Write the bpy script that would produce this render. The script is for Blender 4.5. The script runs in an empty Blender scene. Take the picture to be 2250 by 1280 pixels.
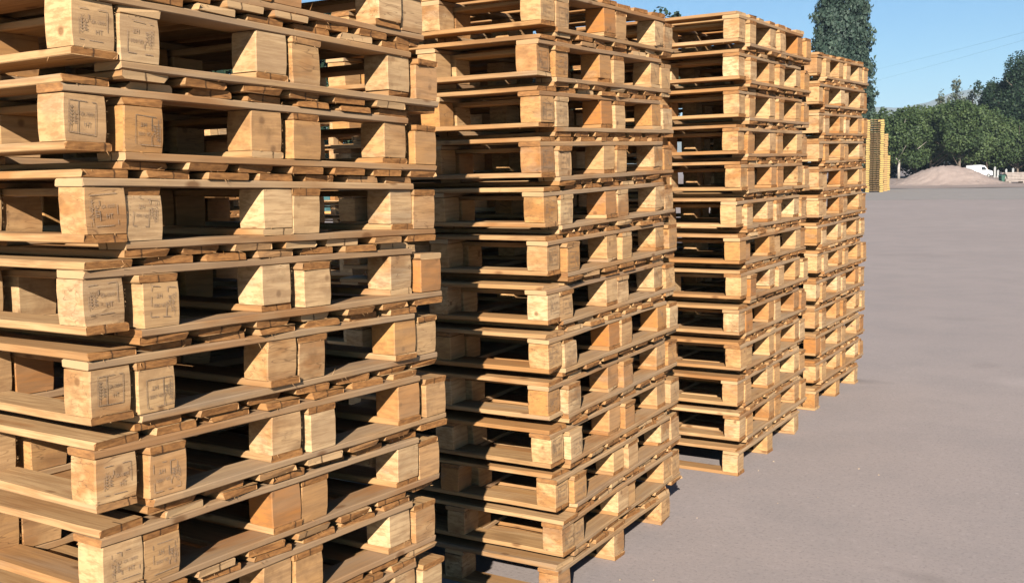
import bpy, math, random
import numpy as np
from mathutils import Vector, Matrix

random.seed(7)
rng = np.random.default_rng(7)
scene = bpy.context.scene
COL = scene.collection

# ------------------------------------------------------------------ camera
CAM = np.array([1.92292, -1.38008, 1.69793])
F_PX, YAW, PIT, ROL = 2276.6, 0.5528, 0.1133, -0.0201
FW = np.array([-math.sin(YAW)*math.cos(PIT), math.cos(YAW)*math.cos(PIT), -math.sin(PIT)])
_r = np.array([math.cos(YAW), math.sin(YAW), 0.0]); _u = np.cross(_r, FW)
RT = _r*math.cos(ROL) + _u*math.sin(ROL)
UP = -_r*math.sin(ROL) + _u*math.cos(ROL)
cd = bpy.data.cameras.new('camera'); co = bpy.data.objects.new('camera', cd); COL.objects.link(co)
cd.sensor_width = 36; cd.lens = 36*F_PX/2250; cd.clip_end = 20000; cd.clip_start = .05
co.matrix_world = Matrix(((RT[0], UP[0], -FW[0], CAM[0]), (RT[1], UP[1], -FW[1], CAM[1]),
                          (RT[2], UP[2], -FW[2], CAM[2]), (0, 0, 0, 1)))
scene.camera = co

# ------------------------------------------------------------------ sky, sun, exposure
SUN_TO = Vector((.45, -1.0, .51)).normalized()
EL = math.asin(SUN_TO.z); ROT = math.atan2(SUN_TO.x, SUN_TO.y)
w = bpy.data.worlds.new('World'); scene.world = w; w.use_nodes = True
nt = w.node_tree; bg = nt.nodes['Background']
sky = nt.nodes.new('ShaderNodeTexSky'); sky.sky_type = 'NISHITA'; sky.sun_disc = False
sky.sun_elevation = EL; sky.sun_rotation = ROT
sky.air_density = 1.0; sky.dust_density = .25; sky.ozone_density = 3.0
tint = nt.nodes.new('ShaderNodeMix'); tint.data_type = 'RGBA'; tint.blend_type = 'MULTIPLY'; tint.inputs[0].default_value = 1
tint.inputs[7].default_value = (.45, .66, .80, 1)
nt.links.new(sky.outputs[0], tint.inputs[6]); nt.links.new(tint.outputs[2], bg.inputs[0]); bg.inputs[1].default_value = .05
sd = bpy.data.lights.new('sun', 'SUN'); sd.energy = 5.0; sd.angle = math.radians(.5); sd.color = (1, .94, .85)
so = bpy.data.objects.new('sun', sd); COL.objects.link(so)
so.rotation_euler = SUN_TO.to_track_quat('Z', 'Y').to_euler(); so.location = (6, -12, 8)
scene.view_settings.view_transform = 'Standard'; scene.view_settings.look = 'None'
scene.view_settings.exposure = 1.38; scene.view_settings.gamma = 1
scene.cycles.max_bounces = 6; scene.cycles.diffuse_bounces = 1

def ray(u, v): return FW + (u-1125)/F_PX*RT - (v-640)/F_PX*UP
def at(u, D, z=0.0):
    """ground point seen in column u at distance D"""
    d = ray(u, 380.0); d = d/np.hypot(d[0], d[1]); p = CAM + d*D
    return Vector((p[0], p[1], z))
def z_at(u, v, D):
    d = ray(u, v); return CAM[2] + d[2]/np.hypot(d[0], d[1])*D

# ------------------------------------------------------------------ materials
class N:
    def __init__(s, name):
        s.m = bpy.data.materials.new(name); s.m.use_nodes = True; s.t = s.m.node_tree
        s.b = s.t.nodes['Principled BSDF']
        s.tc = s.t.nodes.new('ShaderNodeTexCoord'); s.oi = s.t.nodes.new('ShaderNodeObjectInfo')
    def node(s, k, **kw):
        n = s.t.nodes.new(k)
        for a, b in kw.items(): setattr(n, a, b)
        return n
    def l(s, a, b): s.t.links.new(a, b)
    def math(s, op, a, b=None, clamp=False):
        n = s.node('ShaderNodeMath', operation=op, use_clamp=clamp)
        for i, v in enumerate((a, b)):
            if v is None: continue
            if isinstance(v, (int, float)): n.inputs[i].default_value = v
            else: s.l(v, n.inputs[i])
        return n.outputs[0]
    def vec(s, op, a, b):
        n = s.node('ShaderNodeVectorMath', operation=op)
        for i, v in enumerate((a, b)):
            if isinstance(v, (tuple, list)): n.inputs[i].default_value = v
            else: s.l(v, n.inputs[i])
        return n.outputs[0]
    def noise(s, vec, scale, detail=3, rough=.55):
        n = s.node('ShaderNodeTexNoise'); n.inputs['Scale'].default_value = scale
        n.inputs['Detail'].default_value = detail; n.inputs['Roughness'].default_value = rough
        s.l(vec, n.inputs['Vector']); return n.outputs['Fac']
    def ramp(s, fac, stops):
        n = s.node('ShaderNodeValToRGB'); e = n.color_ramp.elements
        while len(e) < len(stops): e.new(.5)
        for i, (p, c) in enumerate(stops):
            e[i].position = p
            e[i].color = (c, c, c, 1) if isinstance(c, (int, float)) else (*c, 1)
        s.l(fac, n.inputs[0]); return n.outputs[0]
    def mix(s, fac, a, b, mode='MIX'):
        n = s.node('ShaderNodeMix', data_type='RGBA', blend_type=mode)
        for i, v in ((0, fac), (6, a), (7, b)):
            if isinstance(v, (int, float)): n.inputs[i].default_value = v
            elif isinstance(v, tuple): n.inputs[i].default_value = (*v, 1)
            else: s.l(v, n.inputs[i])
        return n.outputs[2]
    def bump(s, h, strength, dist=.002):
        n = s.node('ShaderNodeBump'); n.inputs['Strength'].default_value = strength
        n.inputs['Distance'].default_value = dist
        s.l(h, n.inputs['Height']); s.l(n.outputs[0], s.b.inputs['Normal'])
    def col(s, c):
        if isinstance(c, tuple): s.b.inputs['Base Color'].default_value = (*c, 1)
        else: s.l(c, s.b.inputs['Base Color'])
    def rough(s, r, spec=.3):
        s.b.inputs['Roughness'].default_value = r
        s.b.inputs['Specular IOR Level'].default_value = spec

def wood(name, block=False, grey=0.0):
    m = N(name)
    rnd = m.oi.outputs['Random']
    r2 = m.math('FRACT', m.math('MULTIPLY', rnd, 37.73))
    r3 = m.math('FRACT', m.math('MULTIPLY', rnd, 91.17))
    off = m.node('ShaderNodeCombineXYZ')
    for i, k in enumerate((61., 143., 211.)): m.l(m.math('MULTIPLY', rnd, k), off.inputs[i])
    p = m.vec('ADD', m.tc.outputs['Object'], off.outputs[0])
    grain = m.noise(m.vec('MULTIPLY', p, (5, 120, 120) if not block else (26, 7, 90)), 1, 4, .65)
    streak = m.noise(m.vec('MULTIPLY', p, (1.6, 22, 22) if not block else (9, 3, 22)), 1, 3, .5)
    blot = m.noise(m.vec('MULTIPLY', p, (2.2, 7, 9) if not block else (6, 4, 10)), 1, 3, .6)
    fine = m.noise(p, 420, 2, .6)
    if block:
        base = m.ramp(rnd, [(0, (.60, .385, .185)), (.2, (.74, .56, .36)), (.38, (.54, .30, .115)), (.5, (.64, .48, .30)), (.62, (.46, .20, .055)), (.72, (.70, .50, .285)), (.86, (.52, .27, .09)), (1, (.68, .52, .33))])
    else:
        base = m.ramp(rnd, [(0, (.50, .345, .185)), (.22, (.64, .465, .275)), (.42, (.40, .255, .13)), (.6, (.54, .375, .205)), (.78, (.44, .245, .10)), (.9, (.60, .45, .28)), (1, (.50, .30, .13))])
    # resin / heartwood orange where the blotch noise is high, different amount per piece
    amt = m.math('MULTIPLY', m.ramp(blot, [(.48, 0.0), (.62, 1.0)]), m.ramp(r2, [(.2, .10), (.9, .85)]))
    c = m.mix(amt, base, (.36, .165, .05))
    # grey weathering in streaks
    gr = m.math('MULTIPLY', m.ramp(streak, [(.5, 0.0), (.66, 1.0)]), m.ramp(r3, [(.35-grey*.3, grey*.35), (1, .55+grey*.3)]))
    c = m.mix(gr, c, (.31, .265, .225))
    # dirt and old wet marks
    dn = m.noise(m.vec('MULTIPLY', p, (3.5, 9, 16) if not block else (8, 12, 14)), 1, 4, .65)
    r4 = m.math('FRACT', m.math('MULTIPLY', rnd, 173.3))
    c = m.mix(m.math('MULTIPLY', m.ramp(dn, [(.50, 0.0), (.68, 1.0)]), m.ramp(r4, [(.3, .03), (1, .70)])), c, (.17, .095, .048))
    # grain lines
    c = m.mix(m.ramp(grain, [(.40, .48), (.56, 0.0)]), c, (.25, .14, .065))
    c = m.mix(m.ramp(streak, [(.3, .30), (.5, 0.0)]), c, (.36, .205, .09))
    if grey:
        c = m.mix(m.ramp(blot, [(.3, grey), (.6, grey*.25)]), c, (.37, .30, .235))
    # knots
    v = m.node('ShaderNodeTexVoronoi'); v.inputs['Scale'].default_value = 1
    m.l(m.vec('MULTIPLY', p, (5, 11, 11) if not block else (11, 11, 11)), v.inputs['Vector'])
    kn = m.math('MULTIPLY', m.ramp(v.outputs['Distance'], [(.07, 1.0), (.14, 0.0)]), .75)
    c = m.mix(kn, c, (.17, .085, .035))
    if not block:
        sx = m.node('ShaderNodeSeparateXYZ'); m.l(m.tc.outputs['Normal'], sx.inputs[0])
        end = m.ramp(m.math('ABSOLUTE', sx.outputs[0]), [(.6, 0.0), (.8, 1.0)])
        rings = m.noise(m.vec('MULTIPLY', p, (1, 40, 150)), 1, 3, .6)
        ec = m.mix(m.ramp(rings, [(.3, 0.0), (.7, 1.0)]), (.17, .072, .022), (.42, .215, .075))
        ec = m.mix(m.ramp(r3, [(.45, .1), (.6, .85)] if grey else [(.80, .05), (.90, .9)]), ec, (.58, .44, .28))
        c = m.mix(m.math('MULTIPLY', end, .95), c, ec)
        # a split running in from the end
        so_ = m.node('ShaderNodeSeparateXYZ'); m.l(m.tc.outputs['Object'], so_.inputs[0])
        wob = m.math('MULTIPLY', m.math('SUBTRACT', m.noise(m.vec('MULTIPLY', p, (14, 60, 60)), 1, 2, .5), .5), .010)
        yy = m.math('ABSOLUTE', m.math('ADD', m.math('SUBTRACT', so_.outputs[1], m.math('MULTIPLY', m.math('SUBTRACT', r2, .5), .085)), wob))
        ln = m.math('MULTIPLY', m.ramp(yy, [(.0006, 1.0), (.0016, 0.0)]), m.ramp(so_.outputs[0], [(0.0, 1.0), (.001, 1.0)]))
        near = m.math('GREATER_THAN', so_.outputs[0], m.math('MULTIPLY', r3, -.16))
        c = m.mix(m.math('MULTIPLY', m.math('MULTIPLY', ln, near), m.math('GREATER_THAN', r2, .38)), c, (.05, .028, .014))
    else:
        # saw-rough grey bloom on the faces that look along the deck boards
        sx = m.node('ShaderNodeSeparateXYZ'); m.l(m.tc.outputs['Normal'], sx.inputs[0])
        c = m.mix(m.math('MULTIPLY', m.ramp(sx.outputs[0], [(.6, 0.0), (.8, 1.0)]), m.ramp(streak, [(.25, .36), (.7, .0)])), c, (.42, .33, .25))
        # drying cracks, mostly level
        cr = m.noise(m.vec('MULTIPLY', p, (16, 5, 34)), 1, 2, .5)
        crk = m.math('MULTIPLY', m.ramp(m.math('ABSOLUTE', m.math('SUBTRACT', cr, .5)), [(.002, 1.0), (.010, 0.0)]), m.ramp(r2, [(.4, .0), (.8, .6)]))
        c = m.mix(crk, c, (.12, .07, .04))
    c = m.mix(1.0, c, (.70, .61, .49) if block else (.68, .575, .455), 'MULTIPLY')
    m.col(c); m.rough(.78, .22)
    m.bump(m.math('ADD', m.math('MULTIPLY', grain, .7), m.math('MULTIPLY', fine, .5)), .35, .0015)
    return m.m

M = {}
M['board'] = wood('weathered_pallet_board')
M['stringer'] = wood('grey_weathered_stringer', False, .75)
M['block'] = wood('pale_pallet_block', True)

def simple(name, c, rough=.6, spec=.4, var=0.0, scale=8.0, c2=None):
    m = N(name)
    if var:
        n = m.noise(m.tc.outputs['Object'], scale, 4, .6)
        m.col(m.mix(m.ramp(n, [(.5-var, 0.0), (.5+var, 1.0)]), c, c2))
    else: m.col(c)
    m.rough(rough, spec); return m.m
M['faint_ink'] = simple('worn_stamp_ink', (.36, .24, .15), .9, .1, .25, 300., (.17, .11, .07))
M['ink'] = simple('faded_stamp_ink', (.30, .205, .125), .9, .1, .2, 300., (.12, .08, .055))
M['yellow'] = simple('yellow_painted_wood', (.43, .31, .085), .75, .15, .35, 9., (.30, .20, .065))
M['oldwood'] = simple('far_pallet_wood', (.34, .23, .12), .85, .2, .3, 5., (.30, .19, .10))
M['darkwood'] = simple('dark_old_pallet_boards', (.20, .125, .06), .85, .2, .3, 5., (.13, .085, .045))
M['greywood'] = simple('grey_sawn_timber', (.30, .25, .22), .85, .2, .25, 4., (.18, .15, .13))
M['white'] = simple('white_vehicle_paint', (.78, .79, .78), .35, .5)
M['glass'] = simple('dark_vehicle_glass', (.03, .035, .04), .12, .6)
M['tyre'] = simple('black_rubber', (.025, .025, .025), .85, .2)
M['greenbox'] = simple('dark_green_plastic', (.03, .075, .055), .6, .3)
M['teal'] = simple('teal_painted_steel', (.018, .075, .075), .5, .4)
M['orange'] = simple('orange_painted_steel', (.50, .20, .05), .5, .4)
M['cable'] = simple('dark_cable', (.10, .11, .13), .6, .3)
M['post'] = simple('pale_concrete_post', (.26, .26, .25), .85, .2)
M['bark'] = simple('grey_brown_bark', (.17, .135, .105), .9, .15, .25, 3., (.09, .07, .055))
M['palebark'] = simple('pale_bark', (.40, .36, .31), .9, .15, .25, 3., (.22, .19, .16))
M['chip'] = simple('pale_wood_chip', (.42, .31, .19), .85, .2)

def leaf_mat(name, a, b, c):
    m = N(name)
    at_ = m.node('ShaderNodeAttribute', attribute_name='tone'); f = at_.outputs['Fac']
    m.col(m.ramp(f, [(0, a), (.5, b), (1, c)])); m.rough(.6, .25)
    # a little light passes through leaves
    tr = m.node('ShaderNodeBsdfTranslucent'); m.l(m.b.inputs['Base Color'].links[0].from_socket, tr.inputs[0])
    mx = m.node('ShaderNodeMixShader'); mx.inputs[0].default_value = .25
    out = m.t.nodes['Material Output']
    m.l(m.b.outputs[0], mx.inputs[1]); m.l(tr.outputs[0], mx.inputs[2]); m.l(mx.outputs[0], out.inputs[0])
    return m.m
M['leaf_mid'] = leaf_mat('mid_green_leaves', (.024, .042, .014), (.048, .075, .025), (.090, .122, .044))
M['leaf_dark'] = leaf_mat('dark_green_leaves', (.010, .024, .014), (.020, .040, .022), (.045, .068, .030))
M['leaf_poplar'] = leaf_mat('grey_green_poplar_leaves', (.020, .038, .028), (.036, .060, .042), (.062, .088, .060))
M['leaf_grey'] = leaf_mat('grey_green_sparse_leaves', (.05, .065, .045), (.09, .11, .08), (.15, .165, .13))

# ------------------------------------------------------------------ helpers
def mesh_obj(name, verts, faces, mats, parent=None, midx=None, smooth=False):
    me = bpy.data.meshes.new(name); me.from_pydata([tuple(map(float, v)) for v in verts], [], faces)
    for m in (mats if isinstance(mats, (list, tuple)) else [mats]): me.materials.append(m)
    if midx is not None: me.polygons.foreach_set('material_index', midx)
    if smooth: me.polygons.foreach_set('use_smooth', [True]*len(me.polygons))
    me.update()
    o = bpy.data.objects.new(name, me); COL.objects.link(o)
    if parent: o.parent = parent
    return o
def place(name, me, parent=None):
    o = bpy.data.objects.new(name, me); COL.objects.link(o)
    if parent: o.parent = parent
    return o
def empty(name, loc=(0, 0, 0), rz=0):
    o = bpy.data.objects.new(name, None); COL.objects.link(o); o.location = loc; o.rotation_euler = (0, 0, rz)
    o.empty_display_size = .1; return o
def tag(o, label=None, cat=None, group=None, kind=None):
    if label: o['label'] = label
    if cat: o['category'] = cat
    if group: o['group'] = group
    if kind: o['kind'] = kind
    return o
class MB:
    def __init__(s): s.v = []; s.f = []; s.mi = []
    def add(s, v, f, mi=0):
        k = len(s.v); s.v += [tuple(map(float, q)) for q in v]; s.f += [tuple(k+i for i in q) for q in f]; s.mi += [mi]*len(f)
    def box(s, a, b, mi=0):
        x0, y0, z0 = a; x1, y1, z1 = b
        s.add([(x0,y0,z0),(x1,y0,z0),(x1,y1,z0),(x0,y1,z0),(x0,y0,z1),(x1,y0,z1),(x1,y1,z1),(x0,y1,z1)],
              [(3,2,1,0),(4,5,6,7),(0,1,5,4),(1,2,6,5),(2,3,7,6),(3,0,4,7)], mi)
    def tube(s, pts, rad, n=8, mi=0):
        k = len(s.v); pts = [Vector(p) for p in pts]
        for i, p in enumerate(pts):
            t = (pts[min(i+1, len(pts)-1)]-pts[max(i-1, 0)]).normalized()
            a = t.orthogonal().normalized(); b = t.cross(a)
            r = rad[i] if isinstance(rad, (list, tuple)) else rad
            for j in range(n):
                g = 2*math.pi*j/n; s.v.append(tuple(p+a*math.cos(g)*r+b*math.sin(g)*r))
        for i in range(len(pts)-1):
            for j in range(n):
                s.f.append((k+i*n+j, k+i*n+(j+1) % n, k+(i+1)*n+(j+1) % n, k+(i+1)*n+j)); s.mi.append(mi)
        s.f.append(tuple(k+j for j in reversed(range(n)))); s.f.append(tuple(k+(len(pts)-1)*n+j for j in range(n))); s.mi += [mi, mi]
    def build(s, name, mats, parent=None, smooth=False): return mesh_obj(name, s.v, s.f, mats, parent, s.mi, smooth)

# ------------------------------------------------------------------ ground
def ground_mat(name, c1, c2, c3, spots=()):
    m = N(name); p = m.tc.outputs['Object']; mid2 = m.noise(p, 3.5, 4, .65)
    big = m.noise(p, .22, 4, .55); mid = m.noise(p, 1.6, 4, .6); fine = m.noise(p, 55, 3, .7); grit = m.noise(p, 190, 2, .7)
    c = m.mix(m.ramp(big, [(.35, 0.0), (.65, 1.0)]), c1, c2)
    c = m.mix(m.ramp(mid, [(.42, 0.0), (.68, .75)]), c, c3)
    c = m.mix(m.ramp(fine, [(.32, .55), (.47, 0.0)]), c, tuple(x*.58 for x in c1))
    c = m.mix(m.ramp(grit, [(.62, 0.0), (.74, .45)]), c, tuple(min(1, x*1.5) for x in c2))
    for (sx_, sy_, ra, rb, kk) in spots:
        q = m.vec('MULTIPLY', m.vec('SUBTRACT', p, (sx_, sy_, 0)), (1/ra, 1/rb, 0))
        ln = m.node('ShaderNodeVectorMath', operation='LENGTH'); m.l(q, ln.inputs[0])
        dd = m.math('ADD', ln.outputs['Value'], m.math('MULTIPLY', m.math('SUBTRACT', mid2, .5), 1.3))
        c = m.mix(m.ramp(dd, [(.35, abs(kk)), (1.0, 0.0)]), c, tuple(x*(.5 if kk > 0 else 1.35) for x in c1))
    # old oil stains and damp patches
    st = m.noise(m.vec('MULTIPLY', p, (.55, .38, 1)), 1, 3, .5)
    c = m.mix(m.ramp(st, [(.68, 0.0), (.76, .2)]), c, tuple(x*.45 for x in c1))
    c = m.mix(1.0, c, (.79, .765, .735), 'MULTIPLY')
    coarse = m.noise(p, 22, 4, .75)
    c = m.mix(m.ramp(coarse, [(.36, .22), (.50, 0.0)]), c, tuple(x*.66 for x in c1))
    c = m.mix(m.ramp(coarse, [(.56, 0.0), (.72, .16)]), c, tuple(min(1, x*1.4) for x in c2))
    vo = m.node('ShaderNodeTexVoronoi'); vo.inputs['Scale'].default_value = 7; m.l(p, vo.inputs['Vector'])
    sp = m.node('ShaderNodeSeparateColor'); m.l(vo.outputs['Color'], sp.inputs[0])
    peb = m.math('MULTIPLY', m.ramp(vo.outputs['Distance'], [(.05, 1.0), (.09, 0.0)]), m.math('GREATER_THAN', sp.outputs[0], .6))
    c = m.mix(m.math('MULTIPLY', peb, .4), c, m.mix(sp.outputs[1], (.12, .10, .095), (.46, .40, .36)))
    m.col(c); m.rough(.9, .2); m.bump(m.math('ADD', fine, m.math('MULTIPLY', grit, .6)), .5, .003)
    return m.m
def gz(u, v):
    d = ray(u, v); t = -CAM[2]/d[2]; return CAM+d*t
GROUND_SPOTS = []  # yard stains, a pale patch and a dark ellipse by the fourth stack
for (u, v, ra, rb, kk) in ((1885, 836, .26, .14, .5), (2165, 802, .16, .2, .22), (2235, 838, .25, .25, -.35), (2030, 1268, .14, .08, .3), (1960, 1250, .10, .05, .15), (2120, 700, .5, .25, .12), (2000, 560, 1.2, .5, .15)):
    q = gz(u, v); GROUND_SPOTS.append((q[0], q[1], ra, rb, kk))
M['ground'] = ground_mat('pinkish_grey_yard_surface', (.315, .268, .255), (.345, .295, .280), (.285, .250, .242), GROUND_SPOTS)
M['road'] = ground_mat('grey_asphalt_strip', (.285, .262, .246), (.31, .28, .262), (.255, .238, .226))
M['gravel'] = ground_mat('pink_gravel', (.30, .238, .212), (.345, .28, .25), (.25, .20, .18))

gv = []; gf = []
rad = [0, 4, 8, 16, 30, 60, 120, 300, 900, 2500, 7000]; seg = 48
gv.append((0, 0, 0))
for r in rad[1:]:
    for j in range(seg): gv.append((r*math.cos(2*math.pi*j/seg), r*math.sin(2*math.pi*j/seg), 0))
for j in range(seg): gf.append((0, 1+j, 1+(j+1) % seg))
for i in range(len(rad)-2):
    for j in range(seg):
        a = 1+i*seg+j; b = 1+i*seg+(j+1) % seg; gf.append((a, a+seg, b+seg, b))
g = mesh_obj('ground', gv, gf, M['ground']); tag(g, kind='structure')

def strip(name, quad, z, mat):
    n = 24; v = []; f = []
    a, b, c, d = [Vector(q) for q in quad]
    for i in range(n+1):
        t = i/n; j1 = random.uniform(-.6, .6); j2 = random.uniform(-.6, .6)
        p = a.lerp(b, t); q = d.lerp(c, t)
        v += [(p.x+j1*.3, p.y+j1, z), (q.x+j2*.3, q.y+j2, z)]
    for i in range(n): f.append((2*i, 2*i+2, 2*i+3, 2*i+1))
    return tag(mesh_obj(name, v, f, mat), kind='structure')
def gp(u, D): p = at(u, D); return (p.x, p.y, 0)
strip('road', [gp(1650, 56), gp(2700, 56), gp(2700, 84), gp(1650, 84)], .004, M['road'])
strip('gravel_lot', [gp(1300, 85), gp(2900, 85), gp(2900, 210), gp(1300, 210)], .004, M['gravel'])

# ------------------------------------------------------------------ pallet pieces (grain along local x)
PW, PL = 1.146, 1.0          # across the end face (y), along the deck boards (x)
BT, BH = .0187, .1           # board thickness, block height
BW, BL = .1065, .0885        # block on the end face (y), along x
SP = (PW-BW)/2
H = BH+3*BT; PITCH = BH+5*BT

def smooth_noise(n, amp, k=3):
    a = rng.normal(0, 1, n+2*k); a = np.convolve(a, np.ones(k)/k, 'same')[k:k+n]
    return a*amp*1.6

def splinter(b, p, d, ln, wd):
    p = Vector(p); d = Vector(d).normalized(); s = d.orthogonal().normalized()*wd; t = d.cross(s)
    b.add([p-s, p+s, p+t, p+d*ln+Vector(rng.normal(0, ln*.12, 3))], [(0, 1, 3), (1, 2, 3), (2, 0, 3), (0, 2, 1)])

def board_mesh(name, L, w_, h, wane=0.0, ragged=.0015, mat='board'):
    """board from x=-L..0, centred in y, z 0..h (minus a hair so that contacts show as lines)"""
    n = 14; xs = np.linspace(-L, 0, n); c = .0022; h = h-.0006
    yl = -w_/2+smooth_noise(n, .0016); yr = w_/2+smooth_noise(n, .0016)
    zt = h+smooth_noise(n, .0005); zb = smooth_noise(n, .0003)
    wl = np.maximum(c, wane*np.abs(smooth_noise(n, 1.0, 5))+c) if wane else np.full(n, c)
    wr = np.maximum(c, .5*wane*np.abs(smooth_noise(n, 1.0, 5))+c) if wane else np.full(n, c)
    wl = np.minimum(wl, h*.8); wr = np.minimum(wr, h*.7)
    v = []; f = []; chip = rng.choice([w_/2, -w_/2, 0, 0])
    for i in range(n):
        ring = [(yl[i], zb[i]+c), (yl[i]+c, zb[i]), (yr[i]-c, zb[i]), (yr[i], zb[i]+c),
                (yr[i], zt[i]-wr[i]), (yr[i]-wr[i]*1.2, zt[i]), (yl[i]+wl[i]*1.2, zt[i]), (yl[i], zt[i]-wl[i])]
        for (y, z) in ring:
            e = rng.normal(0, ragged) if i in (0, n-1) else 0
            if i == n-1 and chip and abs(y-chip) < .03: e -= rng.uniform(.004, .014)
            v.append((xs[i]+e, y, z))
    for i in range(n-1):
        for j in range(8):
            f.append((i*8+j, i*8+(j+1) % 8, (i+1)*8+(j+1) % 8, (i+1)*8+j))
    f.append(tuple(reversed(range(8)))); f.append(tuple((n-1)*8+j for j in range(8)))
    f = [tuple(reversed(q)) for q in f]
    b = MB(); b.add(v, f)
    for k in range(rng.integers(1, 4)):
        splinter(b, (0, rng.uniform(-w_/2, w_/2), rng.choice([0.001, h-.001])), (rng.uniform(.3, 1), rng.normal(0, .5), rng.normal(0, .8)), rng.uniform(.004, .013), .0009)
    for k in range(rng.integers(0, 3)):
        splinter(b, (rng.uniform(-L, 0), -w_/2, rng.uniform(0, h)), (rng.normal(0, 1), -.5, rng.normal(0, .6)), rng.uniform(.006, .02), .0008)
    me = bpy.data.meshes.new(name); me.from_pydata(b.v, [], b.f); me.materials.append(M[mat]); me.update()
    return me

def block_mesh(name, sy=1.0):
    """block x=-BL..0, y=0..BW, z=0..BH"""
    n = 5; h = BH-rng.uniform(.0008, .0028); c = .0024
    g_ = np.linspace(0, 1, n)
    b = MB(); skew = rng.normal(0, .0008, 2); k0 = len(b.v)
    ringn = 12
    rings = []
    for i in range(n):
        z = h*g_[i]; t = g_[i]-.5; dx = skew[0]*t*2; dy = skew[1]*t*2
        cc = c if 0 < i < n-1 else c*1.6
        x0, x1, y0, y1 = -BL+dx, dx, dy, BW*sy+dy
        if i in (0, n-1): x0 += .0008; x1 -= .0008; y0 += .0008; y1 -= .0008
        ring = [(x0+cc, y0), ((x0+x1)/2, y0+rng.normal(0, .0006)), (x1-cc, y0), (x1, y0+cc), (x1+rng.normal(0, .0003), (y0+y1)/2), (x1, y1-cc),
                (x1-cc, y1), ((x0+x1)/2, y1), (x0+cc, y1), (x0, y1-cc), (x0, (y0+y1)/2), (x0, y0+cc)]
        rings.append([(q[0]+rng.normal(0, .00025), q[1]+rng.normal(0, .00025), z) for q in ring])
    v = [q for r in rings for q in r]; f = []
    for i in range(n-1):
        for j in range(ringn):
            f.append((i*ringn+j, i*ringn+(j+1) % ringn, (i+1)*ringn+(j+1) % ringn, (i+1)*ringn+j))
    f.append(tuple(reversed(range(ringn)))); f.append(tuple((n-1)*ringn+j for j in range(ringn)))
    b.add(v, f)
    # saw fuzz on the far upright edge of the end face
    for k in range(rng.integers(3, 12)):
        splinter(b, (0, BW*sy, rng.uniform(.01, h-.01)), (rng.uniform(0, .4), 1, rng.normal(0, .5)), rng.uniform(.002, .006), .0006)
    for k in range(rng.integers(0, 4)):
        splinter(b, (-.001, rng.uniform(.01, BW*sy), rng.choice([.001, h-.001])), (.6, rng.normal(0, .4), rng.normal(0, 1)), rng.uniform(.003, .010), .0009)
    me = bpy.data.meshes.new(name); me.from_pydata(b.v, [], b.f); me.materials.append(M['block']); me.update()
    return me

NV = 10
DECK = [board_mesh('deck_board', PL, .124, BT, wane=(.0015 if i % 4 else .006), ragged=(.0012, .003, .005)[i % 3]) for i in range(NV)]
STR = [board_mesh('stringer_board', PW, .094, BT, wane=.002, mat='stringer') for i in range(NV)]
BOT = [board_mesh('bottom_board', PL, .108, BT, wane=.002) for i in range(NV)]
BLK = [block_mesh('block', s_) for s_ in (1, 1, .99, 1.01, .97, 1, 1.02, 1, .98, 1.01, 1, 1)]

# ------------------------------------------------------------------ stamps on corner blocks
def text_mesh(s, size):
    cu = bpy.data.curves.new('txt', 'FONT'); cu.body = s; cu.size = size; cu.resolution_u = 2
    o = bpy.data.objects.new('txt', cu); COL.objects.link(o)
    bpy.context.view_layer.update()
    me = bpy.data.meshes.new_from_object(o)
    v = [tuple(q.co) for q in me.vertices]; f = [tuple(p.vertices) for p in me.polygons]
    bpy.data.objects.remove(o); bpy.data.meshes.remove(me); bpy.data.curves.remove(cu)
    return v, f
TXT = {s: text_mesh(s, 1.0) for s in ('IPPC', 'GR-10000', 'HT')}
def stamp_mesh(seed):
    r = random.Random(seed); b = MB()
    # the stamp is drawn in (a, c) = (to the right, up) and laid on the end face at x = +.0012
    def P(a, c, rot=0): return (.0013, a, c)
    def line(a0, c0, a1, c1, wd=.0009):
        d = Vector((a1-a0, c1-c0)); nn = Vector((-d.y, d.x)).normalized()*wd
        n = 6
        for i in range(n):
            if r.random() < (.08, .3, .45)[seed % 3]: continue
            p = Vector((a0, c0))+d*(i/n); q = Vector((a0, c0))+d*((i+1)/n)
            b.add([P(p.x-nn.x, p.y-nn.y), P(q.x-nn.x, q.y-nn.y), P(q.x+nn.x, q.y+nn.y), P(p.x+nn.x, p.y+nn.y)], [(0, 1, 2, 3)])
    def text(s, size, a, c, ang=0, squeeze=1.0):
        v, f = TXT[s]; ca, sa = math.cos(ang), math.sin(ang)
        b.add([P(a+(x*squeeze*ca-y*sa)*size, c+(x*squeeze*sa+y*ca)*size) for x, y, z in v], f)
    x0, x1, xd, z0, z1 = .012, .092, .040, .014, .086
    line(x0, z1, x1, z1+.002); line(x0, z0, x1, z0-.001); line(x1, z0, x1, z1); line(xd, z0, xd, z1, .0011); line(x0, z0, x0, z1, .0006)
    text('IPPC', .0155, xd-.003, z0+.020, math.pi/2, 1.0)
    # wheat ear: a stalk with slanted grains
    line(x0+.007, z0+.004, x0+.007, z1-.010, .0007)
    for k in range(6):
        c = z0+.016+k*.0075
        line(x0+.007, c, x0+.0015, c+.006, .0008); line(x0+.007, c, x0+.0125, c+.006, .0008)
    text('GR-10000', .0125, xd+.004, z0+.040, .03, .80)
    text('HT', .0165, xd+.017, z0+.016, .0, .95)
    me = bpy.data.meshes.new('stamp'); me.from_pydata(b.v, [], b.f); me.materials.append(M['ink' if seed % 3 == 0 else 'faint_ink']); me.update()
    return me
STAMP = [stamp_mesh(i) for i in range(9)]
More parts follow.
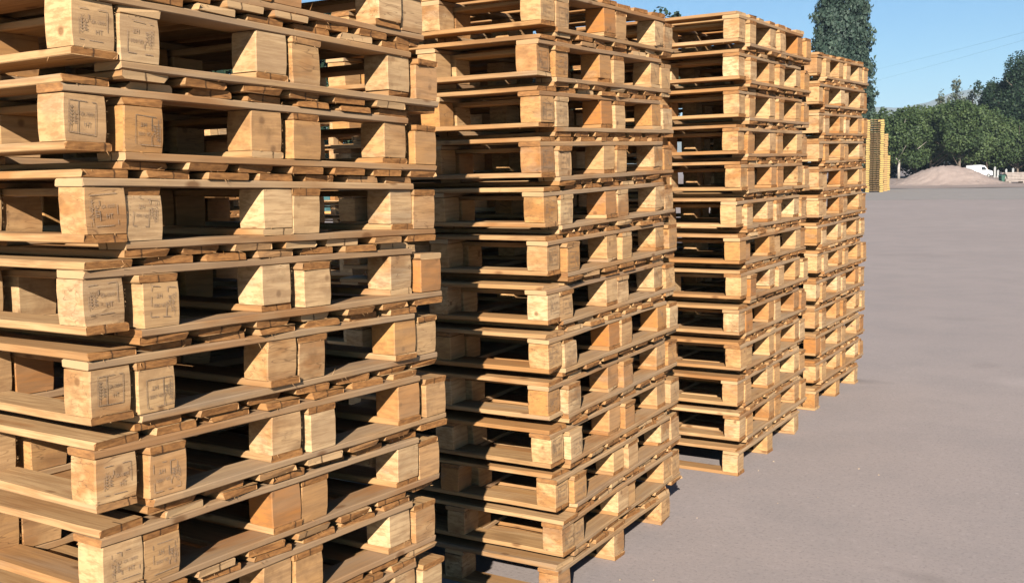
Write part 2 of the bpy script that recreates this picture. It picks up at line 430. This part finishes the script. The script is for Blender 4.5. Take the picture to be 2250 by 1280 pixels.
def slash_mesh(seed):
    r = random.Random(seed); b = MB()
    def q(a0, c0, a1, c1, wd):
        b.add([(.0012, a0-wd, c0), (.0012, a0+wd, c0), (.0012, a1+wd, c1), (.0012, a1-wd, c1)], [(0, 1, 2, 3)])
    q(.062, .030, .030, .078, .0022); q(.055, .026, .090, .022, .0010)
    if seed: q(.02, .05, .045, .053, .0012)
    me = bpy.data.meshes.new('stroke_mark'); me.from_pydata(b.v, [], b.f); me.materials.append(M['ink']); me.update()
    return me
SLASH = [slash_mesh(i) for i in range(2)]

def pallet(name='wooden_pallet', stamp_end=None, slash_end=None):
    """stands on z=0, end face at x=0, y 0..PW; one object per board and block"""
    root = empty(name); R = random
    for i in range(3):                       # bottom boards along x
        o = place('bottom_board', R.choice(BOT), root)
        o.location = (R.uniform(-.004, .004), i*SP+BW/2+R.uniform(-.003, .003), 0); o.rotation_euler = (0, 0, R.uniform(-.004, .004))
        o.scale = (1, R.uniform(.93, 1.04), 1)
    for j in range(3):                       # blocks
        for i in range(3):
            o = place('block', R.choice(BLK), root)
            o.location = (-j*(PL-BL)/2+R.uniform(-.003, .003), i*SP+R.uniform(-.003, .003), BT); o.rotation_euler = (0, 0, R.uniform(-.03, .03))
            if j == 0 and stamp_end is not None and i == (0 if stamp_end == 0 else 2):
                s = place('stamp', R.choice(STAMP), o)
                s.location = (.0006, R.uniform(-.002, .012), R.uniform(-.002, .012)); s.rotation_euler = (R.uniform(-.10, .06), 0, 0); s.scale = (1, R.uniform(.82, .94), R.uniform(.82, .94))
            if j == 0 and slash_end is not None and i == (0 if slash_end == 0 else 2):
                s = place('stroke_mark', R.choice(SLASH), o); s.location = (.0006, R.uniform(-.006, .008), R.uniform(-.012, .008))
                s.rotation_euler = (R.uniform(-.25, .15), 0, 0)
    for j in range(3):                       # stringers along y
        o = place('stringer_board', R.choice(STR), root)
        o.rotation_euler = (0, 0, math.pi/2+R.uniform(-.003, .003))
        o.location = (-j*(PL-BL)/2-BL/2+R.uniform(-.003, .003), PW+R.uniform(-.003, .003), BT+BH)
        # local x runs -PW..0 ; turned by 90 degrees it runs y 0..PW
    nd = 7; wds = [R.uniform(.114, .133) for _ in range(nd)]
    gap = (PW-sum(wds))/(nd-1); y = 0
    for k in range(nd):                      # deck boards along x
        o = place('deck_board', R.choice(DECK), root)
        o.location = (R.uniform(-.011, .008), y+wds[k]/2+R.uniform(-.004, .004)*(0 < k < nd-1), BT*2+BH)
        o.rotation_euler = (R.uniform(-.006, .006), R.choice([0, 0, 0, R.uniform(-.002, .002)]), R.uniform(-.007, .007)); o.scale = (1, wds[k]/.124, R.uniform(.93, 1.0))
        y += wds[k]+gap
    return root

ORD = ['', 'first', 'second', 'third', 'fourth', 'fifth', 'sixth', 'seventh', 'eighth', 'ninth', 'tenth', 'eleventh', 'twelfth']
#        x     y      zscale  yaw(x per y) tilt(z per y) pairs name
STACKS = [(0.0, 0.0, 1.0136, .0095, -.0301, 11, 'nearest stack'),
          (-.0101, 2.0095, .9653, -.0102, .0159, 12, 'second stack'),
          (.0298, 4.0412, 1.021, .0044, .0061, 12, 'third stack'),
          (-.028, 5.8127, .9981, .022, .0147, 12, 'fourth stack')]
# measured slide along the row (m) of upright / inverted pallets, from the photograph
DYA = {0: {11: -.035, 10: .010, 9: -.007, 8: .008, 7: -.004, 6: -.001, 5: .004, 4: -.004, 3: -.04, 2: -.03},
       1: {11: -.040, 10: -.026, 9: -.032, 8: -.018, 7: .011, 6: -.002, 5: -.001, 4: .014, 3: .008, 2: .045, 1: .06}}
DYB = {0: {11: .083, 10: .132, 9: .127, 8: .118, 7: .130, 6: .113, 5: .132, 4: .100, 3: .075, 2: .095}}
DXA = {0: {10: .004, 9: -.006, 8: .0, 7: -.004, 6: .006, 5: .004, 4: .0}}
for k, (sx, sy, zs, rx, tl, npair, sname) in enumerate(STACKS):
    def base(z, rz=rx, tl=tl, zs=zs, sx=sx, sy=sy):   # every layer keeps the small tilt of its stack
        return Matrix.Translation((sx, sy, 0)) @ Matrix.Rotation(-rz, 4, 'Z') @ Matrix.Translation((0, 0, z*zs)) @ Matrix.Rotation(tl, 4, 'X') @ Matrix.Diagonal((1, 1, zs, 1))
    # the lowest pallet stands level on the ground
    flat = Matrix.Translation((sx, sy, 0)) @ Matrix.Rotation(-rx, 4, 'Z')
    p = pallet(stamp_end=0 if k < 2 else None)
    p.matrix_world = flat @ Matrix.Translation((0, (.05, .045, .0, -.01)[k], 0))
    tag(p, 'single upright wooden pallet standing on the ground under the %s%s' % (sname, ' of brown pallets'), 'pallet', 'nested wooden pallets in the '+sname)
    for n in range(1, npair+1):
        z0 = H+PITCH*(n-1)+.0006*n*0
        dya = DYA.get(k, {}).get(n, random.uniform(-.018, .018))
        dyb = DYB.get(k, {}).get(n, dya+.118+random.uniform(-.006, .014))
        dyb = max(dyb, dya+BW+.004)
        dxa = DXA.get(k, {}).get(n, random.uniform(-.010, .010)); dxb = random.uniform(-.006, .013)
        up = pallet(stamp_end=0 if k < 2 else None, slash_end=(1 if k == 1 else None))
        up.matrix_world = base(z0+2*BT) @ Matrix.Translation((dxa, dya, 0)) @ Matrix.Translation((-PL/2, PW/2, 0)) @ Matrix.Rotation(random.uniform(-.009, .009), 4, 'Z') @ Matrix.Translation((PL/2, -PW/2, 0))
        inv = pallet(stamp_end=1 if k < 2 else None, slash_end=(0 if k == 1 else None))
        inv.matrix_world = base(z0) @ Matrix.Translation((dxb, PW+dyb, H)) @ Matrix.Translation((-PL/2, -PW/2, 0)) @ Matrix.Rotation(random.uniform(-.009, .009), 4, 'Z') @ Matrix.Translation((PL/2, PW/2, 0)) @ Matrix.Rotation(math.pi, 4, 'X')
        if k == 0:
            la = 'upright wooden pallet, %s upright one counted down from the top of the nearest stack' % ORD[npair+1-n]
            lb = 'upside-down wooden pallet, %s inverted one counted down from the top of the nearest stack' % ORD[npair+1-n]
        else:
            la = 'upright wooden pallet, %s upright one above the bottom pallet of the %s' % (ORD[n], sname)
            lb = 'upside-down wooden pallet, %s inverted one counted up from the ground in the %s' % (ORD[n], sname)
        tag(up, la, 'pallet', 'nested wooden pallets in the '+sname); tag(inv, lb, 'pallet', 'nested wooden pallets in the '+sname)

# ------------------------------------------------------------------ stacks glimpsed through the gaps and an added low blocker: one mesh per pallet
def simple_pallet_mesh(L, W, bt, bh, mats, nd=7, blk=1, rows=(0, 1, 2), bw0=.105):
    b = MB(); bw, bl = bw0*W/1.146, .09
    for i in rows:
        y = i*(W-bw)/2; b.box((-L, y+.002, 0), (0, y+bw-.002, bt-.001))
        for j in range(3):
            x = -j*(L-bl)/2; b.box((x-bl, y, bt), (x-.002, y+bw, bt+bh), blk)
    for j in range(3):
        x = -j*(L-bl)/2; b.box((x-bl, .001, bt+bh+.001), (x-.004, W-.001, 2*bt+bh-.001))
    wd = W/nd*.76; gp_ = (W-wd*nd)/(nd-1)
    for k in range(nd):
        y = k*(wd+gp_); b.box((-L+.003*(k % 3), y, 2*bt+bh), (-.003*(k % 2), y+wd, 3*bt+bh))
    me = bpy.data.meshes.new('far_pallet'); me.from_pydata(b.v, [], b.f)
    for m in mats: me.materials.append(m)
    me.polygons.foreach_set('material_index', b.mi); me.update()
    return me
FARP = simple_pallet_mesh(PL, PW, BT, BH, [M['board'], M['block']])
FAR = [(-6.6, 6.4, 12, 'brown wooden pallet in the leftmost tall background stack seen through the nearest stack', 'pallets of the left background stack'),
       (-8.9, 7.9, 12, 'brown wooden pallet in the middle tall background stack seen through the nearest stack', 'pallets of the middle background stack'),
       (-7.4, 9.8, 12, 'brown wooden pallet in the rightmost tall background stack seen through the nearest stack', 'pallets of the right background stack'),
       (-1.75, 2.95, 6, 'brown wooden pallet in the low stack added to hide bright ground behind the nearest stack', 'pallets of the added low stack')]  # added low stack, hides sunlit ground in the lower gaps
for fx, fy, npair, lab, grp in FAR:
    base = Matrix.Translation((fx, fy, 0))
    for n in range(npair*2+1):
        o = place('wooden_pallet', FARP)
        if n == 0: o.matrix_world = base
        else:
            q = (n+1)//2; z0 = H+PITCH*(q-1); j = random.uniform(-.015, .015)
            if n % 2: o.matrix_world = base @ Matrix.Translation((j, PW+.12+j, z0+H)) @ Matrix.Rotation(math.pi, 4, 'X')
            else: o.matrix_world = base @ Matrix.Translation((j, j, z0+2*BT))
        tag(o, lab, 'pallet', grp)

# ------------------------------------------------------------------ tall far stacks with yellow blocks
M['amber'] = simple('faded_amber_wood', (.40, .255, .09), .75, .15, .35, 9., (.26, .15, .06))
YQ = simple_pallet_mesh(.9, 1.12, .023, .0735, [M['darkwood'], M['amber']], nd=5, rows=(0, 2), bw0=.24)
YP = simple_pallet_mesh(.9, 1.12, .023, .0735, [M['darkwood'], M['yellow']], nd=5, rows=(0, 2), bw0=.24)
yb = at(1906, 72)
yrot = math.atan2(yb.y-CAM[1], yb.x-CAM[0])
for q, (u, D, cnt, lab) in enumerate([(1923, 72.0, 33, 'yellow-ended pallet in the tallest far stack beyond the fourth stack'),
                                     (1932, 74.5, 27, 'amber-ended pallet in the middle-height far stack, right of the tallest yellow one'),
                                     (1938, 77.0, 17, 'yellow-ended pallet in the lowest far stack, behind the two taller ones')]):
    p = at(u, D)
    for n in range(cnt):
        o = place('wooden_pallet', YP if q != 1 else YQ)
        o.matrix_world = Matrix.Translation((p.x+random.uniform(-.02, .02), p.y+random.uniform(-.02, .02), n*.1425)) @ Matrix.Rotation(.38+math.pi*1.5+random.uniform(-.01, .01), 4, 'Z') @ Matrix.Translation((.0, -.6, 0))
        tag(o, lab, 'pallet', ('pallets of the tallest yellow stack', 'pallets of the middle yellow stack', 'pallets of the lowest yellow stack')[q])

# ------------------------------------------------------------------ gravel mound
def mound():
    c = at(2088, 97); R_ = 5.0; n = 46; v = []; f = []
    right = Vector((RT[0], RT[1], 0)).normalized(); fwd = Vector((FW[0], FW[1], 0)).normalized()
    for i in range(n+1):
        for j in range(n+1):
            a = -1.15+2.3*i/n; b = -1.15+2.3*j/n; r = math.hypot(a, b)
            hgt = 1.55*(.5+.5*math.cos(math.pi*min(1, r)))**.85
            hgt += .35*max(0, 1-math.hypot((a+.6)/.6, b/.8))
            hgt += (random.gauss(0, .05) if r < 1 else 0)
            p = c+right*a*R_+fwd*b*4.2
            v.append((p.x, p.y, hgt-.05 if r > 1 else hgt))
    for i in range(n):
        for j in range(n): f.append((i*(n+1)+j, (i+1)*(n+1)+j, (i+1)*(n+1)+j+1, i*(n+1)+j+1))
    o = mesh_obj('gravel_mound', v, f, M['gravel'], smooth=True)
    tag(o, 'low pinkish gravel mound on the far side of the yard before the trees', 'mound')
mound()

# ------------------------------------------------------------------ white van, timber pile, green bin
def van():
    p = at(2150, 141); yaw = YAW+.18
    root = empty('van', p, yaw); root.scale = (.84, .84, .84); tag(root, 'white van parked under the trees, partly behind the gravel mound', 'van')
    def prism(prof, y0, y1):
        n = len(prof); b = MB()
        b.add([(x, y0, z) for x, z in prof]+[(x, y1, z) for x, z in prof], [tuple(range(n)), tuple(reversed(range(n, 2*n)))]+[((i+1) % n, i, n+i, n+(i+1) % n) for i in range(n)])
        return b
    prism([(-1.5, .35), (1.75, .35), (1.8, .75), (1.65, 1.0), (1.0, 1.12), (.45, 1.75), (-.2, 1.86), (-1.48, 1.84), (-1.55, 1.0)], -.8, .8).build('body', M['white'], root)
    prism([(1.02, 1.14), (.50, 1.70), (.46, 1.68), (.98, 1.12)], -.7, .7).build('windscreen', M['glass'], root)
    for s in (-1, 1):
        prism([(.85, 1.12), (.42, 1.62), (-.1, 1.62), (-.1, 1.12)], s*.805-.006, s*.805+.006).build('side_window', M['glass'], root)
    for x in (-.95, 1.1):
        for s in (-1, 1):
            b = MB(); b.tube([(x, s*.66, .31), (x, s*.82, .31)], .31, 16); wv = b.build('wheel', M['tyre'], root)
            b = MB(); b.tube([(x, s*.815, .31), (x, s*.835, .31)], .17, 12); b.build('hub', M['post'], wv)
    prism([(1.76, .40), (1.90, .42), (1.90, .62), (1.79, .62)], -.78, .78).build('bumper', M['tyre'], root)
van()
def timber():
    p = at(2246, 100); yaw = YAW-.05; root = empty('timber_pile', p, yaw)
    tag(root, 'low pile of greyish planks on bearers at the right edge of the yard', 'timber pile')
    b = MB()
    for i in range(3): b.box((-1.3+i*1.2, -.5, 0), (-1.15+i*1.2, .5, .14))
    b.build('bearer', M['greywood'], root)
    for lay in range(6):
        b = MB()
        for i in range(5):
            dx = random.uniform(-.12, .12); b.box((-1.5+dx, -.5+i*.2, .141+lay*.135), (1.55+dx, -.5+i*.2+.185, .141+lay*.135+random.uniform(.09, .12)))
        b.build('plank_layer', M['greywood'], root)
timber()
p = at(2206, 99.4); root = empty('waste_bin', p, YAW)
tag(root, 'small dark green bin standing left of the plank pile', 'bin')
b = MB(); b.add([(-.28, -.25, .05), (.28, -.25, .05), (.28, .25, .05), (-.28, .25, .05), (-.33, -.3, .62), (.33, -.3, .62), (.33, .3, .62), (-.33, .3, .62)],
                [(3,2,1,0), (4,5,6,7), (0,1,5,4), (1,2,6,5), (2,3,7,6), (3,0,4,7)]); b.build('body', M['greenbox'], root)
b = MB(); b.add([(-.36, -.33, .622), (.36, -.33, .622), (.36, .33, .622), (-.36, .33, .622), (-.3, -.27, .70), (.3, -.27, .76), (.3, .27, .76), (-.3, .27, .70)],
                [(3,2,1,0), (4,5,6,7), (0,1,5,4), (1,2,6,5), (2,3,7,6), (3,0,4,7)]); b.build('lid', M['greenbox'], root)
# pale posts under the trees
for i, (u, h_) in enumerate([(2186, 1.2), (2193, .8), (2211, .9), (2226, 1.0)]):
    p = at(u, 141); b = MB(); b.box((-.11, -.11, 0), (.11, .11, h_)); b.add([(-.14, -.14, h_+.002), (.14, -.14, h_+.002), (.14, .14, h_+.002), (-.14, .14, h_+.002), (0, 0, h_+.16)], [(3,2,1,0), (0,1,4), (1,2,4), (2,3,4), (3,0,4)])
    o = b.build('post', M['post']); o.location = p
    tag(o, 'pale concrete post in the shade under the trees behind the plank pile', 'post', 'pale posts under the trees')
# teal container with an orange beam glimpsed through the nearest stack
p = at(785, 24); root = empty('steel_container', p, YAW+.2)
tag(root, 'teal steel container on an orange base rail seen through the nearest stack', 'container')
b = MB(); b.box((-1.2, -.7, .95), (1.2, .7, 1.75))
for i in range(12): b.box((-1.15+i*.2, -.73, 1.0), (-1.06+i*.2, -.701, 1.7))
b.build('body', M['teal'], root)
b = MB(); b.box((-1.25, -.75, .78), (1.25, .75, .949))
for x in (-1.1, .95): b.box((x, -.6, 0), (x+.15, .6, .779))
b.build('base_rail', M['orange'], root)

# ------------------------------------------------------------------ trees
def crown_mesh(blobs, n_leaf, size, mat, jitter=.35, seed=0, up=.0):
    r = np.random.default_rng(seed)
    vol = np.array([b[3]*b[4]*b[5] for b in blobs])**(2/3); pr = vol/vol.sum()
    idx = r.choice(len(blobs), n_leaf, p=pr); B_ = np.array(blobs)[idx]
    d = r.normal(size=(n_leaf, 3)); d /= np.linalg.norm(d, axis=1)[:, None]
    rad_ = 1-np.abs(r.normal(0, jitter, n_leaf)); rad_ = np.clip(rad_, .05, 1.12)
    pos = B_[:, :3]+d*B_[:, 3:6]*rad_[:, None]
    nrm = d*.55+r.normal(size=(n_leaf, 3))*.6+np.array([0, 0, .25]); nrm /= np.linalg.norm(nrm, axis=1)[:, None]
    a = np.cross(nrm, r.normal(size=(n_leaf, 3))); a /= np.linalg.norm(a, axis=1)[:, None]
    c = np.cross(nrm, a)
    if up: c = c*(1-up)+np.array([0, 0, 1])*up
    s = size*r.uniform(.5, 1.25, n_leaf)[:, None]
    v = np.stack([pos-a*s*.5, pos-c*s*.25+a*s*.05, pos+a*s*.5, pos+c*s*.8], 1).reshape(-1, 3)
    f = np.arange(n_leaf*4).reshape(-1, 4)
    me = bpy.data.meshes.new('crown'); me.from_pydata(v.tolist(), [], f.tolist()); me.materials.append(mat)
    lump = r.uniform(-.24, .24, len(blobs))[idx]
    tone = np.clip(r.normal(.5, .22, n_leaf)+lump, 0, 1)
    at_ = me.attributes.new('tone', 'FLOAT', 'FACE'); at_.data.foreach_set('value', tone.astype(np.float32))
    me.update(); return me

def limbs(h, r0, crown0, spread, seed, nl=7):
    rr = random.Random(seed); b = MB()
    pts = [(rr.uniform(-.12, .12)*i*r0, rr.uniform(-.12, .12)*i*r0, h*i/6) for i in range(7)]
    b.tube(pts, [r0*(1-.12*i) for i in range(7)], 8)
    for k in range(nl):
        z = crown0*h+(h*.9-crown0*h)*rr.random()*.8; a = rr.uniform(0, 6.28); ln = spread*rr.uniform(.5, .9)
        q = [(0, 0, z)]+[(math.cos(a)*ln*t, math.sin(a)*ln*t, z+ln*t*.7+rr.uniform(-.1, .1)) for t in (.35, .7, 1)]
        b.tube(q, [r0*.5, r0*.36, r0*.22, r0*.08], 6)
    return b

def round_tree(u, D, v_top, w_px, mat, label, seed, bark='bark', base_frac=.22, n=5200, size=.42, nb=13, jitter=.32):
    p = at(u, D); Ht = z_at(u, v_top, D); Rw = w_px/2*D/F_PX*1.06
    rr = random.Random(seed); blobs = []
    z0 = Ht*base_frac
    for i in range(nb):
        a = rr.uniform(0, 6.28); t = rr.random(); zz = z0+(Ht-z0)*(.15+.72*t)
        rad_ = Rw*math.sqrt(max(.05, 1-((t-.38)/.72)**2))*rr.uniform(.35, .72)
        s = Rw*rr.uniform(.30, .50)
        blobs.append((math.cos(a)*rad_, math.sin(a)*rad_, zz, s, s, min(s*.8, (Ht-zz)*1.0+.2)))
    for i in range(9):       # uneven outline: small tufts that stick out
        a = rr.uniform(0, 6.28); t = rr.uniform(.3, .93); zz = z0+(Ht-z0)*t
        rad_ = Rw*math.sqrt(max(.03, 1-((t-.38)/.70)**2))*rr.uniform(.72, .96); s = Rw*rr.uniform(.14, .24)
        blobs.append((math.cos(a)*rad_, math.sin(a)*rad_, zz, s, s, s*rr.uniform(.7, 1.6)))
    blobs.append((0, 0, z0+(Ht-z0)*.55, Rw*.6, Rw*.6, (Ht-z0)*.45))
    root = empty('tree', p, rr.uniform(0, 6.28))
    limbs(Ht*.85, max(.14, Ht*.02), base_frac*.8, Rw, seed).build('trunk', M[bark], root, True)
    place('crown', crown_mesh(blobs, n, size, M[mat], jitter, seed), root)
    tag(root, label, 'tree', 'trees round the yard')
    return root

def poplar(u, D, v_top, w_px, label, seed, n=14000, size=.30):
    p = at(u, D); Ht = z_at(u, v_top, D); Rw = w_px/2*D/F_PX
    r = np.random.default_rng(seed); rr = random.Random(seed)
    z = Ht*(.06+.94*r.random(n)**1.05); t = z/Ht; th = r.uniform(0, 2*np.pi, n)
    prof = Rw*np.minimum(1, (t+.12)/.40)**.5*np.maximum(0, 1-t**2.6)**.55
    pl = sum(a*np.cos(k*th+ph+q*z) for k, a, ph, q in ((3, .07, 1.0, .35), (5, .08, 2.1, -.45), (8, .07, .4, .8), (13, .05, 3., -1.3)))
    pl2 = .09*np.sin(z*1.9+3*np.cos(th))+.07*np.sin(z*4.3+5*np.sin(th*2))
    rad_ = prof*(1+pl+pl2)*(1-np.abs(r.normal(0, .20, n)))
    pos = np.stack([np.cos(th)*rad_, np.sin(th)*rad_, z+r.normal(0, .15, n)], 1)
    d = np.stack([np.cos(th), np.sin(th), np.full(n, .35)], 1)
    nrm = d*.7+r.normal(size=(n, 3))*.55; nrm /= np.linalg.norm(nrm, axis=1)[:, None]
    a = np.cross(nrm, r.normal(size=(n, 3))); a /= np.linalg.norm(a, axis=1)[:, None]
    c = np.cross(nrm, a)*.55+np.array([0, 0, .45])
    s_ = size*r.uniform(.5, 1.3, n)[:, None]
    v = np.stack([pos-a*s_*.5, pos-c*s_*.3, pos+a*s_*.5, pos+c*s_*1.1], 1).reshape(-1, 3)
    me = bpy.data.meshes.new('crown'); me.from_pydata(v.tolist(), [], np.arange(n*4).reshape(-1, 4).tolist()); me.materials.append(M['leaf_poplar'])
    tone = np.clip(r.normal(.45, .22, n)+pl*1.5+pl2, 0, 1)
    at_ = me.attributes.new('tone', 'FLOAT', 'FACE'); at_.data.foreach_set('value', tone.astype(np.float32)); me.update()
    root = empty('poplar_tree', p)
    limbs(Ht*.9, .35, .1, Rw*.6, seed, 14).build('trunk', M['bark'], root, True)
    place('crown', me, root); tag(root, label, 'tree', 'trees round the yard')

poplar(1845, 125, -175, 122, 'tall columnar grey-green poplar rising behind the fourth pallet stack', 11, 52000, .34)
poplar(1908, 150, 188, 26, 'thin young poplar tip beside the fourth pallet stack, right of the tall poplar', 12, 4000, .3)
RT_ = [  # front row of broad mid-green trees, left to right
    (1915, 150, 244, 105, 'leaf_mid', 'leftmost broad mid-green tree, just behind the yellow-ended pallets', 21, 'palebark', .16),
    (1975, 146, 236, 110, 'leaf_mid', 'mid-green tree with pale forked trunk left of the gravel mound', 22, 'palebark', .2),
    (2045, 150, 236, 120, 'leaf_mid', 'broad mid-green tree straight behind the gravel mound peak', 23, 'bark', .18),
    (2108, 146, 222, 120, 'leaf_mid', 'broad mid-green tree behind the right slope of the gravel mound', 24, 'bark', .2),
    (2168, 156, 250, 105, 'leaf_mid', 'lower mid-green tree above the white van', 25, 'bark', .24),
    (2236, 156, 262, 110, 'leaf_mid', 'mid-green tree at the right edge with low hanging foliage', 26, 'bark', .26),
    (1945, 154, 238, 110, 'leaf_mid', 'mid-green tree set back between the two leftmost trees of the row', 27, 'bark', .16),
    (2012, 154, 232, 115, 'leaf_mid', 'mid-green tree set back left of the mound, right of the pale forked trunk', 28, 'bark', .16),
    (2078, 156, 226, 110, 'leaf_mid', 'mid-green tree set back just left of the mound peak behind', 29, 'bark', .16),
    (2140, 158, 226, 115, 'leaf_mid', 'mid-green tree set back between the mound and the dark trees', 30, 'bark', .16),
    (2098, 172, 166, 42, 'leaf_grey', 'loose sparse grey-green tree standing above the tree row', 31, 'bark', .3),
    (2064, 172, 194, 30, 'leaf_grey', 'small wispy treetop left of the sparse grey-green tree', 32, 'bark', .4),
    (2132, 172, 186, 70, 'leaf_grey', 'grey-green tree rising behind the row, left of the dark ones', 33, 'bark', .3),
    (2178, 170, 170, 100, 'leaf_dark', 'dark green tree rising behind the row, left of the darkest tall tree', 34, 'bark', .2),
    (2214, 168, 150, 90, 'leaf_dark', 'dark green tree between the two other dark ones at the right', 36, 'bark', .2),
    (2262, 165, 98, 150, 'leaf_dark', 'tallest dark green tree at the right edge of the photo', 35, 'bark', .12),
]
for a in RT_:
    n = {'leaf_grey': 2200, 'leaf_dark': 19000, 'leaf_mid': 17000}[a[4]]
    a = a[:8]+(a[8]*.6,)
    round_tree(*a, n=n, size=(.27 if a[4] != 'leaf_grey' else .30), jitter=(.45 if a[4] == 'leaf_grey' else .3), nb=(17 if a[4] != 'leaf_grey' else 9))
LT_ = [(690, 60, 10, 330, 'dark tree far behind the left half of the nearest stack'),
       (980, 70, 60, 330, 'dark tree far behind the gap between nearest and second stacks'),
       (1200, 80, 60, 300, 'dark tree far behind the middle of the second stack'),
       (1455, 95, 4, 110, 'dark tree tip showing at the top right corner of the second stack'),
       (420, 60, 60, 360, 'dark tree far behind the front corner of the nearest stack'),
       (1640, 120, 150, 220, 'dark tree hidden mostly behind the third stack')]
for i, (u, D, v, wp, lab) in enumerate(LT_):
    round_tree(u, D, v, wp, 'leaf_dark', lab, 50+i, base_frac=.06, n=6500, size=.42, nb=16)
# dark undergrowth along the foot of the tree row
def hedge(u0, u1, D, hgt, n, seed, name, label):
    r = np.random.default_rng(seed); blobs = []
    a, b_ = at(u0, D), at(u1, D)
    for i in range(110):
        q = a.lerp(b_, r.random()); hh = hgt*r.uniform(.6, 1.1)
        blobs.append((q.x+r.normal(0, .7), q.y+r.normal(0, .7), hh*.45, 1.2, 1.2, hh*.55))
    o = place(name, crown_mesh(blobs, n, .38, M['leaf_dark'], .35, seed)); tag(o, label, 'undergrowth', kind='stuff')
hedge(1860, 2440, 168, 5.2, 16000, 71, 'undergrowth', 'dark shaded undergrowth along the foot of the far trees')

# ------------------------------------------------------------------ far hill
def hill():
    v = []; f = []; n = 60
    prof = [(1300, 262), (1800, 248), (1900, 238), (1950, 236), (2000, 234), (2040, 222), (2080, 208), (2130, 196), (2200, 200), (2400, 210), (2700, 230)]
    us = np.linspace(1300, 2700, n); vs = np.interp(us, [p[0] for p in prof], [p[1] for p in prof])
    D = 3800
    for u, vv in zip(us, vs):
        z = z_at(u, vv, D)+random.uniform(-4, 4)
        for dd, fr in ((D-900, 0), (D-500, .45), (D-200, .8), (D, 1), (D+300, .7), (D+900, 0)):
            p = at(u, dd); v.append((p.x, p.y, z*fr+(random.uniform(-6, 6) if 0 < fr < 1 else -1*(fr == 0))))
    for i in range(n-1):
        for j in range(5): f.append((i*6+j, (i+1)*6+j, (i+1)*6+j+1, i*6+j+1))
    o = mesh_obj('hill', v, f, simple('scrub_hillside', (.10, .115, .06), .9, .1, .2, .02, (.16, .14, .09)), smooth=True); tag(o, kind='structure')
hill()

# ------------------------------------------------------------------ power lines
for (va, vb, lab) in ((69, 157, 'upper of the two thin cables crossing the sky'), (86, 182, 'lower of the two thin cables crossing the sky')):
    b = MB(); pts = []
    for i in range(25):
        t = -.35+1.9*i/24; u = 2250+(1905-2250)*t; D = 75+45*t
        vv = va+(vb-va)*t+26*(t-.0)*(t-1)*-.18
        p = at(u, D); pts.append((p.x, p.y, z_at(u, vv, D)))
    b.tube(pts, .0045, 5); o = b.build('power_cable', M['cable']); tag(o, lab, 'cable', 'power cables')

# ------------------------------------------------------------------ wood chips on the yard
b = MB(); r = random.Random(5)
for i in range(12):
    k = r.random()*.75
    x = .08+abs(r.gauss(0, .35)) if k < .75 else r.uniform(0, 3); y = r.uniform(1.5, 4.6); s = r.uniform(.003, .009); a = r.uniform(0, 3.14)
    ca, sa = math.cos(a)*s, math.sin(a)*s; t = r.uniform(.2, .4)
    b.add([(x-ca, y-sa, .0005), (x+sa*t, y-ca*t, .0005), (x+ca, y+sa, .0005), (x-sa*t, y+ca*t, .0005), (x, y, .004)], [(0, 1, 4), (1, 2, 4), (2, 3, 4), (3, 0, 4)])
o = b.build('wood_chips', M['chip']); tag(o, 'tiny pale wood chips scattered on the yard beside the stacks', 'wood chips', kind='stuff')

# ------------------------------------------------------------------ haze

hz = MB(); hz.box((-4500, -300, -1.0), (1500, 4900, 270)); o = hz.build('haze', [])
hm = bpy.data.materials.new('thin_air_haze'); hm.use_nodes = True; t = hm.node_tree; t.nodes.clear()
ou = t.nodes.new('ShaderNodeOutputMaterial'); pv = t.nodes.new('ShaderNodeVolumePrincipled')
pv.inputs['Color'].default_value = (.62, .80, 1, 1); pv.inputs['Density'].default_value = .00017
t.links.new(pv.outputs[0], ou.inputs['Volume']); o.data.materials.append(hm); tag(o, kind='stuff')
